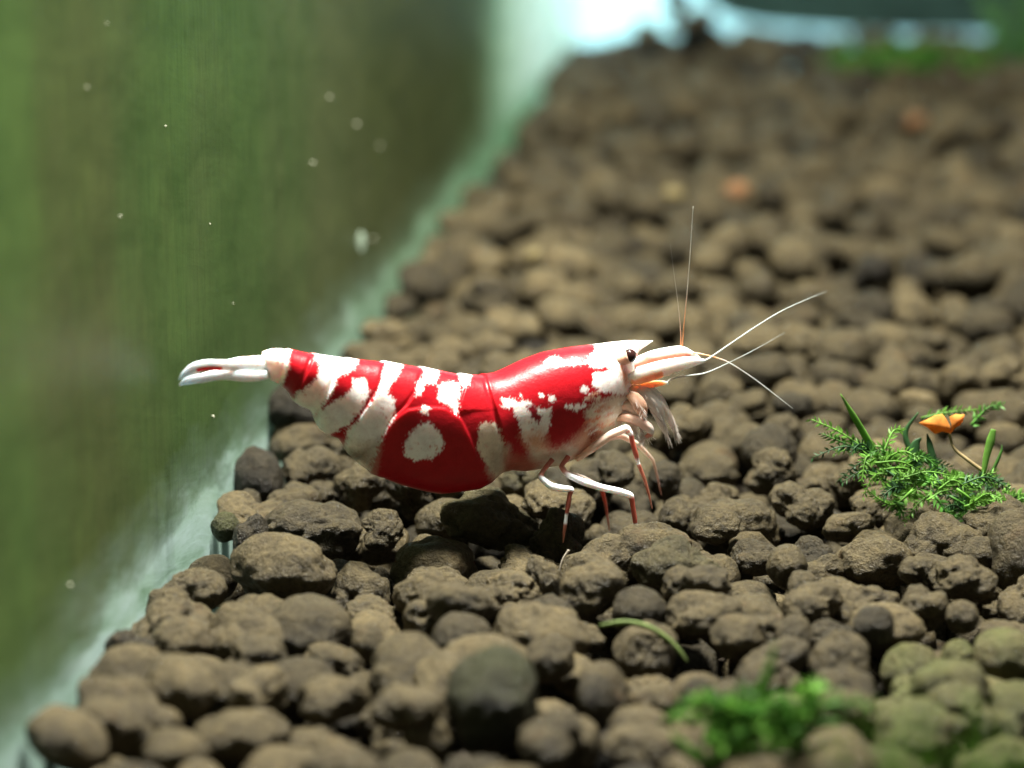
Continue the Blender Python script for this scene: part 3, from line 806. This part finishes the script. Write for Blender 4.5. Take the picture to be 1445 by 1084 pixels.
# pincer legs folded under the head, pale, see-through and tipped with brushes of hair
def hairs(nh, L, t0, seedv, tip=0):
    def f(mb, c):
        r_ = random.Random(seedv)
        def one(p, d, l_, al):
            path = np.array([p, p + d * l_ * .5 + np.array([0, 0, -.006]), p + d * l_ + np.array([.004, 0, -.02])])
            V, Fc = tube(catmull(path, 5), np.linspace(.0028, .0006, 5), 4)
            mb.add(V, Fc, np.array([.85, .76, .70, al]))
        for i in range(nh):
            k = int((t0 + (1 - t0) * r_.random()) * (len(c) - 1)); p = c[k, :3]
            d = np.array([r_.uniform(-.4, 1), r_.uniform(-.8, .8), r_.uniform(-1, .1)]); d /= np.linalg.norm(d)
            one(p, d, L * r_.uniform(.4, 1.0), .55)
        t_ = c[-1, :3] - c[-6, :3]; t_ /= np.linalg.norm(t_)
        for i in range(tip):
            d = t_ + np.array([r_.gauss(0, .22), r_.gauss(0, .22), r_.gauss(0, .12)]); d /= np.linalg.norm(d)
            one(c[-1 - r_.randrange(8), :3], d, L * r_.uniform(.9, 1.7), .5)
    return f
PALE = (.80, .68, .60); WP = (.90, .86, .82)
limb('pincer_leg', [(862,590,-.08,7),(884,590,-.12,8),(900,596,-.13,8.5),(912,604,-.13,8.5),(914,612,-.13,6),(908,617,-.13,3)],
     bands([(0, PCH, .8), (.3, (.80, .52, .40), .75), (.6, (.86, .70, .62), .85), (.74, WP), (.85, (.72, .26, .18)), (1, (.66, .28, .22))]), 50, extra=hairs(10, .04, .6, 1, 10))
limb('pincer_leg', [(884,562,-.05,7),(904,556,-.10,8),(918,553,-.11,8),(930,566,-.11,7.5),(938,584,-.11,8),(946,600,-.10,5.5),(951,612,-.09,2.5)],
     bands([(0, PCH, .75), (.3, PALE, .6), (.5, WP, .65), (.62, PALE, .55), (.75, WP, .8), (1, (.85, .72, .64), .6)]), 50, extra=hairs(34, .03, .2, 2, 26), jointed=True)
limb('pincer_leg', [(884,566,-.03,7),(900,562,-.06,7),(914,566,-.07,7),(924,584,-.07,7),(934,602,-.06,6),(940,616,-.06,2.5)],
     bands([(0, PCH, .75), (.4, (.82, .6, .5), .6), (.6, WP, .6), (1, PALE, .5)]), 50, extra=hairs(30, .03, .2, 7, 16), jointed=True)
limb('pincer_leg', [(884,570,.06,7),(912,564,.10,7),(934,570,.11,7),(950,592,.11,6),(958,610,.10,3)],
     bands([(0, PCH, .7), (.4, PALE, .55), (.7, (.85, .7, .6), .6), (1, PALE, .45)]), 40, extra=hairs(26, .03, .2, 3, 16), jointed=True)
limb('maxilliped', [(862,572,-.07,7),(882,572,-.10,8),(894,580,-.11,8),(900,594,-.10,5),(904,610,-.09,2)],
     bands([(0, PCH, .85), (.4, (.8, .55, .42), .8), (.8, PALE, .65), (1, PALE, .4)]), 50, extra=hairs(24, .045, .3, 4, 16))
limb('maxilliped', [(860,580,.05,7),(880,584,.08,7),(894,596,.09,6),(900,612,.08,2.5)],
     bands([(0, PCH, .85), (.5, (.8, .55, .42), .8), (1, PALE, .5)]), 40, extra=hairs(16, .045, .4, 5, 10))
limb('maxilliped', [(888,548,-.10,5),(900,552,-.12,9),(914,562,-.13,10),(926,580,-.13,8),(934,598,-.12,2)],
     bands([(0, PCH, .7), (.3, (.86, .70, .60), .5), (.7, (.86, .80, .76), .5), (1, WP, .3)]), 40, extra=hairs(40, .03, .2, 8, 16), flat=(.3, 1))
limb('maxilliped', [(884,556,-.12,6),(894,564,-.14,9),(902,578,-.15,9),(906,594,-.14,2)],
     bands([(0, PCH, .7), (.4, (.70, .40, .28), .5), (1, PCH, .35)]), 40, extra=hairs(30, .04, .2, 9, 16), flat=(.35, 1))
# swimmerets under the abdomen
for i, (px, py, l_) in enumerate(((560,640,26),(596,652,26),(634,654,28),(668,650,30),(694,640,28))):
    for sd in (-1, 1):
        limb('swimmeret', [(px, py, sd * .06, 8), (px + 6, py + l_ * .5, sd * .07, 7.5), (px + 10, py + l_, sd * .07, 1.5)],
             bands([(0, PCH, .7), (.5, CRM, .45), (1, CRM, .25)]), 20, 10, flat=(.35, 1))

# tail fan
def fan(name, rows, stops, flat, redline=None, rc=None):
    o = limb(name, rows, bands(stops), 60, 16, M_SHELL, None, flat)
    if redline:
        at = o.data.attributes['pig']; nv = len(o.data.vertices)
        buf = np.zeros(nv * 4, np.float32); at.data.foreach_get('color', buf); buf = buf.reshape(-1, 4)
        t0, t1 = redline
        zz_ = np.array([v.co.z for v in o.data.vertices])
        for i in range(60):
            t = i / 59
            if t0 < t < t1:
                ring = zz_[i * 16:(i + 1) * 16]; lowv = ring < ring.min() + (ring.max() - ring.min()) * .42
                buf[i * 16:(i + 1) * 16][lowv, :3] = RED if rc is None else rc
        at.data.foreach_set('color', buf.ravel())
    return o
BT = (.58, .76, .88)
fan('telson', [(384,508,0,8),(360,512,0,11),(338,512,0,9),(316,515,0,7),(296,518,0,5),(284,521,0,2)],
    [(0, WHT), (.2, WHT), (.30, (.85, .55, .45)), (.38, WHT), (.6, WHT), (.66, RED), (.9, RED), (1, RED)], (.9, 1))
fan('uropod', [(384,527,-.02,6),(370,531,-.06,8),(345,532,-.08,8.5),(318,530,-.09,7.5),(290,534,-.09,7.5),(268,538,-.09,6),(256,544,-.09,1.5)],
    [(0, WHT), (.3, (.86, .92, .97)), (.5, (.80, .90, .98)), (.8, BT, .75), (1, BT, .3)], (.25, 1))
fan('uropod', [(384,518,-.02,6),(352,516,-.06,8),(322,517,-.10,8),(298,516,-.11,8.5),(278,520,-.11,8),(264,529,-.11,5),(256,537,-.11,1)],
    [(0, WHT), (.3, (.88, .92, .95)), (.55, (.80, .90, .98)), (.8, BT, .8), (1, BT, .3)], (.25, 1), redline=(.36, .66))
fan('uropod', [(384,516,.02,6),(352,512,.05,7),(320,513,.07,7),(292,514,.08,7),(272,522,.08,6),(262,530,.08,1)],
    [(0, WHT), (.8, WHT), (.95, BT, .6), (1, BT, .3)], (.4, 1))
fan('uropod', [(384,522,.02,6),(352,524,.07,7),(318,526,.09,7),(290,529,.10,6),(266,537,.10,4),(258,541,.10,1)],
    [(0, WHT), (.8, WHT), (.95, BT, .6), (1, BT, .3)], (.4, 1))

# eyes on short stalks
def ball(center, r, col4, sub=4, sq=(1, 1, 1)):
    V, Fc = ICO[sub]
    return V * r * np.array(sq) + np.array(center), Fc, np.array(col4)
M_EYE = shell_material('shrimp_eye', 0.0, 0.12)
for sd in (-1, 1):
    x, z = sp(886, 503); la = sd * .112
    cx_, cz_ = x + la * KX, z + la * KZ
    mb = MB()
    V, Fc, cc = ball((cx_, la, cz_), 9.6 * PX, (.030, .012, .010, 1)); mb.add(V, Fc, cc)
    eye = mb.build('eye', M_EYE, shrimp)
    mb = MB()
    path = catmull([(cx_ - .10, la * .55, cz_ - .03), (cx_ - .05, la * .8, cz_ - .022), (cx_ - .005, la, cz_ - .004)], 12)
    V, Fc = tube(path, np.linspace(.030, .033, 12), 12); mb.add(V, Fc, np.array([.72, .45, .32, .95]))
    mb.build('eye_stalk', M_LIMB, eye)
# antennal scales and peduncles
fan('antennal_scale', [(884,540,-.09,5),(894,534,-.12,10.5),(916,526,-.13,12.5),(944,518,-.13,11),(972,512,-.12,7.5),(992,510,-.11,2)],
    [(0, (.85, .6, .5)), (.18, WHT), (.8, WHT), (1, (.75, .82, .85), .8)], (.4, 1), redline=(.05, .5), rc=(.80, .48, .30))
fan('antennal_scale', [(884,530,.08,5),(900,520,.10,8),(924,510,.11,9),(950,506,.11,7),(972,506,.10,2)],
    [(0, (.85, .6, .5)), (.2, WHT), (1, WHT)], (.4, 1))
fan('antennule_base', [(884,524,-.05,5),(892,514,-.07,6),(914,505,-.07,8),(936,500,-.07,8.5),(958,497,-.07,8),(974,500,-.06,4),(986,506,-.05,1.5)],
    [(0, PCH), (.2, WHT), (.3, (.8, .45, .35)), (.36, WHT), (.8, WHT), (1, (.85, .8, .7), .8)], (.8, 1), redline=(.12, .8), rc=(.72, .30, .20))
fan('antennule_base', [(884,520,.04,5),(900,510,.05,6),(930,500,.05,6),(956,496,.05,5),(970,502,.04,1.5)],
    [(0, PCH), (.3, WHT), (1, WHT)], (.8, 1))
fan('antenna_base', [(886,552,-.10,5),(904,546,-.11,5),(924,542,-.11,4.5),(940,541,-.11,2)],
    [(0, PCH), (.3, (.82, .42, .22)), (.8, (.85, .5, .28)), (1, WHT)], (1, 1))
AN = (.48, .42, .36); ANP = (.46, .47, .44); ANR = (.60, .22, .10)
limb('antenna', [(959,496,-.07,2.8),(961,488,-.07,2.2),(963,462,-.07,1.5),(967,420,-.07,1.25),(971,370,-.07,1.1),(974,325,-.07,.95),(976,293,-.07,.6)],
     bands([(0, ANR), (.4, ANR), (.55, AN), (1, ANP, .9)]), 60, 8)
limb('antenna', [(960,496,-.06,2.4),(959,488,-.06,1.7),(959,468,-.05,1.1),(956,430,-.03,.6),(950,380,-.01,.4),(946,345,0,.3)],
     bands([(0, ANR), (.3, ANR), (.6, AN, .6), (1, ANP, .35)]), 60, 8)
limb('antenna', [(986,512,-.11,3),(998,506,-.11,2.2),(1020,491,-.11,1.8),(1060,464,-.10,1.5),(1100,440,-.06,1.2),(1140,422,.05,.9),(1176,408,.2,.5)],
     bands([(0, ANP), (.5, ANP, .95), (1, ANP, .5)]), 70, 8)
limb('antenna', [(938,541,-.11,2.6),(946,535,-.12,2.2),(968,531,-.13,1.9),(992,527,-.13,1.7),(1022,514,-.12,1.3),(1065,493,-.05,.9),(1112,468,.1,.5)],
     bands([(0, ANP), (.5, ANP, .9), (.75, ANP, .5), (1, ANP, .25)]), 70, 8)
limb('antenna', [(966,498,-.06,2.6),(985,500,-.07,2.2),(1009,506,-.08,1.8),(1028,514,-.09,1.6),(1060,535,-.10,1.4),(1090,558,-.11,1.0),(1114,577,-.12,.5)],
     bands([(0, (.75, .6, .4)), (.3, ANR), (.5, ANP), (1, ANP, .6)]), 70, 8)

# ------------------------------------------------------------------ plants and small things
M_MOSS = plain('moss_green', (0.062, 0.185, 0.026), 0.5, 0.3, 0.42, 9, 0.5)
M_MOSS_D = plain('moss_dark_green', (0.024, 0.075, 0.022), 0.5, 0.3, 0.3, 9, 0.5)
M_MOSS_L = plain('moss_light_green', (0.125, 0.285, 0.042), 0.5, 0.3, 0.42, 9, 0.4)
def frond(name, mat, parent, pts, width, leaf, nleaf, seedv):
    """a stem along world points (cm) with small pointed leaves in two rows; pts relative to the parent"""
    r_ = random.Random(seedv)
    n_ = max(12, 4 * len(pts))
    c = catmull(pts, n_)
    mb = MB()
    V, Fc = tube(c, np.linspace(width, width * .35, n_), 5); mb.add(V, Fc)
    tan = np.gradient(c, axis=0); tan /= np.linalg.norm(tan, axis=1)[:, None] + 1e-9
    for i in range(nleaf):
        s = 0.08 + 0.92 * i / max(1, nleaf - 1)
        k = min(n_ - 1, int(s * (n_ - 1))); p = c[k]; t = tan[k]
        side = np.cross(t, np.array([r_.uniform(-.6, .6), -1, r_.uniform(-.3, .5)])); side /= np.linalg.norm(side) + 1e-9
        if i % 2: side = -side
        nrm = np.cross(t, side)
        d = t * r_.uniform(.5, .9) + side * r_.uniform(.5, .9) + nrm * r_.uniform(-.4, .4); d /= np.linalg.norm(d)
        L = leaf * r_.uniform(.6, 1.2) * (1.0 - 0.45 * s)
        w = L * r_.uniform(.10, .17)
        cr = np.cross(d, nrm); cr /= np.linalg.norm(cr) + 1e-9
        bend = nrm * L * r_.uniform(-.18, .18)
        V = np.array([p, p + d * L * .45 + cr * w + bend * .4, p + d * L + bend, p + d * L * .45 - cr * w + bend * .4, p + d * L * .5 + nrm * w * .35 + bend * .5])
        mb.add(V, [(0, 1, 4), (1, 2, 4), (2, 3, 4), (3, 0, 4)])
    return mb.build(name, mat, parent)
def blade(name, mat, parent, pts, widths, thick=.006):
    c = catmull(pts, 26); widths = [q * .62 for q in widths]; w = np.interp(np.linspace(0, 1, 26), np.linspace(0, 1, len(widths)), widths)
    V, Fc = tube(c, w, 8, (thick / max(widths), 1)); mb = MB(); mb.add(V, Fc); return mb.build(name, mat, parent)

# moss tuft on the right, with taller leaves
base1, D1 = on_ground(1335, 742); D1 -= .26
moss1 = empty('moss_tuft', base1)
tag(moss1, 'green moss tuft with upright leaves and an orange leaf on the soil', 'moss')
def rel(px, py, D, base): return tuple(at_depth(px, py, D) - base)
r1 = random.Random(5)
for i, (pts, wdt, m) in enumerate([
    ([(1262,668,.1),(1236,640,.05),(1212,600,0),(1186,556,-.05)], [.018,.022,.028,.024,.004], M_MOSS_L),
    ([(1300,672,.1),(1286,640,.1),(1278,610,.1),(1296,582,.1)], [.016,.024,.020,.006], M_MOSS_D),
    ([(1318,690,.05),(1318,660,.05),(1312,628,.05),(1308,612,.05)], [.020,.034,.024,.004], M_MOSS_D),
    ([(1296,668,.0),(1290,650,0),(1292,628,0),(1300,618,0)], [.020,.046,.036,.006], M_MOSS_D),
    ([(1388,668,0),(1392,645,0),(1398,622,0),(1402,606,0)], [.018,.026,.034,.020], M_MOSS_L),
    ([(1250,650,.2),(1232,634,.2),(1222,612,.2)], [.014,.02,.004], M_MOSS_D),
    ([(1380,690,0),(1400,665,0),(1412,640,0),(1414,628,0)], [.012,.014,.004], M_MOSS)]):
    blade('leaf', m, moss1, [rel(a, b, D1 + d, base1) for a, b, d in pts], wdt)
for i in range(74):
    # roots scattered through the tuft, tips spreading out and drooping
    t = r1.random()
    bx = 1235 + 190 * t + r1.uniform(-15, 15); by = 655 + 75 * t + r1.uniform(-28, 24)
    ang = r1.uniform(-.2, 6.5); L = r1.uniform(28, 74)
    ex = bx + L * math.cos(ang) * 1.2; ey = by - L * .55 * math.sin(ang) + 8
    mx_, my_ = (bx + ex) / 2, (by + ey) / 2 - r1.uniform(6, 16)
    dd = r1.uniform(-.22, .22); de = dd + r1.uniform(-.12, .08)
    frond('frond', r1.choice((M_MOSS, M_MOSS_L, M_MOSS_D, M_MOSS_L)), moss1, [rel(bx, by, D1 + dd, base1), rel(mx_, my_, D1 + (dd + de) / 2, base1), rel(ex, ey, D1 + de, base1)], .006, .050, 30, i)
for i, pts in enumerate([[(1290,690),(1262,712),(1240,704),(1228,694)], [(1262,706),(1272,720),(1268,728)], [(1340,700),(1380,725),(1410,755),(1418,768)], [(1350,690),(1390,715),(1425,712),(1437,704)],
                         [(1400,700),(1416,730),(1418,765)], [(1320,700),(1345,735),(1385,762)], [(1230,640),(1185,610),(1145,592)], [(1240,645),(1190,625),(1160,612)], [(1370,600),(1395,575),(1415,572)], [(1300,590),(1340,582),(1380,578)]]):
    dz = .35 if pts[0][1] < 601 else -.06
    frond('frond', (M_MOSS_L, M_MOSS, M_MOSS)[i % 3], moss1, [rel(a, b, D1 + dz, base1) for a, b in pts], .007, .055, 34, 300 + i)
# orange leaf standing in the tuft
bo = np.array(at_depth(1386, 664, D1 + .05)); D2 = D1 + .05
leafo = empty('orange_leaf', bo)
tag(leafo, 'orange two-lobed decaying leaf on a pale stalk in the moss', 'leaf')
M_OR = plain('orange_leaf', (0.60, 0.24, 0.05), 0.7, 0.1, 0.45, 18, 0.4)
M_STALK = plain('pale_stalk', (0.26, 0.20, 0.10), 0.6, 0.2, 0.1, 20, 0.3)
c = catmull([rel(a, b, D2, bo) for a, b in ((1386, 664), (1364, 648), (1346, 632), (1340, 612))], 24)
V, Fc = tube(c, np.linspace(.010, .006, 24), 8); mb = MB(); mb.add(V, Fc); mb.build('stalk', M_STALK, leafo)
for outl in ([(1342,612),(1330,609),(1319,613),(1308,603),(1297,598),(1308,594),(1320,588),(1330,586),(1336,593),(1341,602)], [(1342,612),(1343,600),(1340,590),(1349,586),(1356,587),(1361,586),(1359,594),(1355,600),(1348,604)]):
    P = np.array([rel(a, b, D2 - .02, bo) for a, b in outl]); cen = P.mean(0) + np.array([0, -.006, 0.004])
    n_ = len(P); th_ = np.array([0, .012, .004])
    V = np.vstack([P, P + th_, cen, cen + th_ * 2])
    Fc = [(i, (i + 1) % n_, 2 * n_) for i in range(n_)] + [((i + 1) % n_ + n_, i + n_, 2 * n_ + 1) for i in range(n_)] + [(i, i + n_, (i + 1) % n_ + n_, (i + 1) % n_) for i in range(n_)]
    mb = MB(); mb.add(V, Fc); mb.build('lobe', M_OR, leafo)

# bright moss at the front edge
base2, D2b = on_ground(1075, 1065); D2b -= .45
moss2 = empty('moss_tuft', base2)
tag(moss2, 'bright green out of focus moss tuft in front of the shrimp', 'moss')
r2 = random.Random(11)
for pts, wdt, m in (([(1062,1030,0),(1075,985,0),(1086,945,0),(1094,908,0)], [.03,.036,.030,.004], M_MOSS_L),
                    ([(1020,1080,0),(985,1070,0),(960,1050,0),(945,1034,0)], [.03,.034,.03,.006], M_MOSS_L),
                    ([(1050,1040,0),(1040,1012,0),(1030,1000,0)], [.03,.036,.006], M_MOSS),
                    ([(1120,1050,0),(1150,1025,0),(1190,1018,0)], [.03,.034,.006], M_MOSS)):
    blade('leaf', m, moss2, [rel(a, b, D2b + d - .1, base2) for a, b, d in pts], wdt)
for i in range(42):
    bx = r2.uniform(985, 1150); by = r2.uniform(1005, 1080)
    ang = r2.uniform(0, 3.4); L = r2.uniform(36, 100)
    ex = bx + L * math.cos(ang); ey = by - L * .6 * math.sin(ang)
    frond('frond', r2.choice((M_MOSS, M_MOSS_L, M_MOSS_L)), moss2, [rel(bx, by, D2b - .1, base2), rel((bx + ex) / 2, (by + ey) / 2 - 10, D2b - .12, base2), rel(ex, ey, D2b - r2.uniform(.05, .3), base2)], .009, .075, 20, 500 + i)

# thin algae strands close in front, out of focus
D3 = 7.6
b3 = np.array(at_depth(1380, 1100, D3)); b3[2] = ground_h(b3[0], b3[1]) - .02
alg = empty('algae_tuft', b3)
tag(alg, 'hazy green algae strands rising out of focus over the tinted granules', 'algae')
M_ALG = plain('strand_green', (0.09, 0.20, 0.02), 0.6, 0.2, 0.4, 8, 0.4)
r3 = random.Random(21)
for i in range(48):
    bx = r3.uniform(1190, 1520); tx = bx + r3.uniform(-60, 60); ty = r3.uniform(985, 1075)
    d = D3 + r3.uniform(-.3, .3)
    g0 = at_depth(bx, 1100, d); g0[2] = ground_h(g0[0], g0[1]) - .05
    pts = [tuple(g0 - b3), rel((bx + tx) / 2 + r3.uniform(-14, 14), (1300 + ty) / 2, d, b3), rel(tx, ty, d, b3)]
    frond('strand', M_ALG, alg, pts, .006, .045, 30, 700 + i)

# far moss near the back glass
base4, D4 = on_ground(1290, 112)
moss4 = empty('moss_tuft', base4)
tag(moss4, 'blurred low green moss patch at the foot of the back glass', 'moss')
r4 = random.Random(31)
for i in range(70):
    bx = r4.gauss(1290, 48); by = r4.uniform(86, 106); L = r4.uniform(16, 36); ang = r4.uniform(.1, 3.0)
    frond('frond', r4.choice((M_MOSS, M_MOSS, M_MOSS_L)), moss4, [rel(bx, by, D4 + r4.uniform(-.3, .3), base4), rel(bx + L * .5 * math.cos(ang), by - L * .6 * math.sin(ang), D4, base4), rel(bx + L * math.cos(ang), by - L * .9 * math.sin(ang), D4 - .1, base4)], .018, .2, 12, 900 + i)
base5, D5 = on_ground(1432, 96)
moss5 = empty('stem_plant', base5)
tag(moss5, 'blurred dim green stem plant in front of the back glass', 'plant')
for i in range(16):
    bx = r4.gauss(1440, 25); by = r4.uniform(90, 100)
    frond('frond', r4.choice((M_MOSS_D, M_MOSS)), moss5, [rel(bx, by, D5, base5), rel(bx + r4.uniform(-12, 12), 50, D5, base5), rel(bx + r4.uniform(-25, 25), r4.uniform(-20, 20), D5, base5)], .018, .22, 24, 990 + i)

# thin leaf lying over the granules
Pl, Dl = on_ground(905, 900)
lf = blade('leaf_strip', plain('olive_leaf', (0.16, 0.22, 0.07), 0.6, 0.25, 0.3, 12, 0.3), None,
           [tuple(at_depth(a, b, Dl - .34) - Pl) for a, b in ((846, 883), (880, 878), (912, 884), (940, 900), (958, 918), (970, 934))], [.010, .016, .018, .016, .014, .006])
lf.location = Vector(Pl) * U
tag(lf, 'thin olive green leaf strip lying across granules below the shrimp', 'leaf')
# pale fibre
Pf, Df = on_ground(790, 800)
fb = blade('fibre', plain('pale_fibre', (0.34, 0.30, 0.24), 0.6, 0.2, 0.3, 12, 0.3), None,
           [tuple(at_depth(a, b, Df - .16) - Pf) for a, b in ((803, 776), (794, 790), (789, 808), (785, 826))], [.010, .007, .005, .002])
fb.location = Vector(Pf) * U
tag(fb, 'pale thin fibre hanging over granules under the shrimp legs', 'fibre')
# orange crumbs
M_CR = plain('orange_crumb', (0.115, 0.058, 0.024), 0.7, 0.2, 0.0, 10, 0.3); M_CY = plain('yellow_crumb', (0.11, 0.088, 0.038), 0.7, 0.2, 0.0, 10, 0.3)
for px, py, r, m, lab in ((1292,172,.10,M_CR,'blurred orange crumb on soil near the far moss patch'), (1040,270,.10,M_CR,'blurred reddish orange crumb on soil behind the raised antennae'),
                     (950,276,.09,M_CY,'blurred yellow crumb on soil behind the raised antennae'), (757,362,.07,M_CY,'pale yellow crumb on soil behind the back of the shrimp')):
    P, D = on_ground(px, py, .16)
    V, Fc = SHAPE[(random.randrange(NVAR), 3)]
    mb = MB(); mb.add(V * np.array([r, r * .9, r * .8]), Fc); o = mb.build('soil_crumb', m, None); o.location = Vector(P) * U
    tag(o, lab, 'crumb')
# white specks on the algae
M_SPK = plain('white_speck', (0.62, 0.62, 0.48), 0.5, 0.4, 0.0, 60, 0.1)
for px, py, r in ((169,306,5),(296,316,4),(122,124,4),(150,33,4),(233,178,3),(526,337,3.5),(464,137,5),(441,230,5),(329,428,3.5),(300,588,4.5),(503,176,5),(536,206,4),(98,826,5)):
    P = on_wall(px, py); D = project(P)[2]
    V, Fc = SHAPE[(random.randrange(NVAR), 2)]
    rr = r / F * D * random.uniform(.26, .42)
    mb = MB(); mb.add(V * np.array([rr * random.uniform(.6, 1.2), rr * .6, rr * random.uniform(.7, 1.5)]), Fc); o = mb.build('white_speck', M_SPK, None)
    o.location = Vector(P + np.array([wn[0], wn[1], 0]) * rr * .5) * U
    tag(o, 'tiny white speck stuck to the green algae of the side glass', 'speck', 'white specks on the side glass')
P = on_wall(503, 342); D = project(P)[2]
V, Fc = SHAPE[(1, 3)]; mb = MB(); mb.add(V * np.array([.05, .012, .13]) * .5, Fc); o = mb.build('snail_egg_patch', plain('egg_jelly', (0.26, 0.33, 0.25), 0.6, 0.2, 0.3, 20, 0.3), None)
o.location = Vector(P + np.array([wn[0], wn[1], 0]) * .03) * U
tag(o, 'long pale blob, largest on the green side glass', 'egg patch')
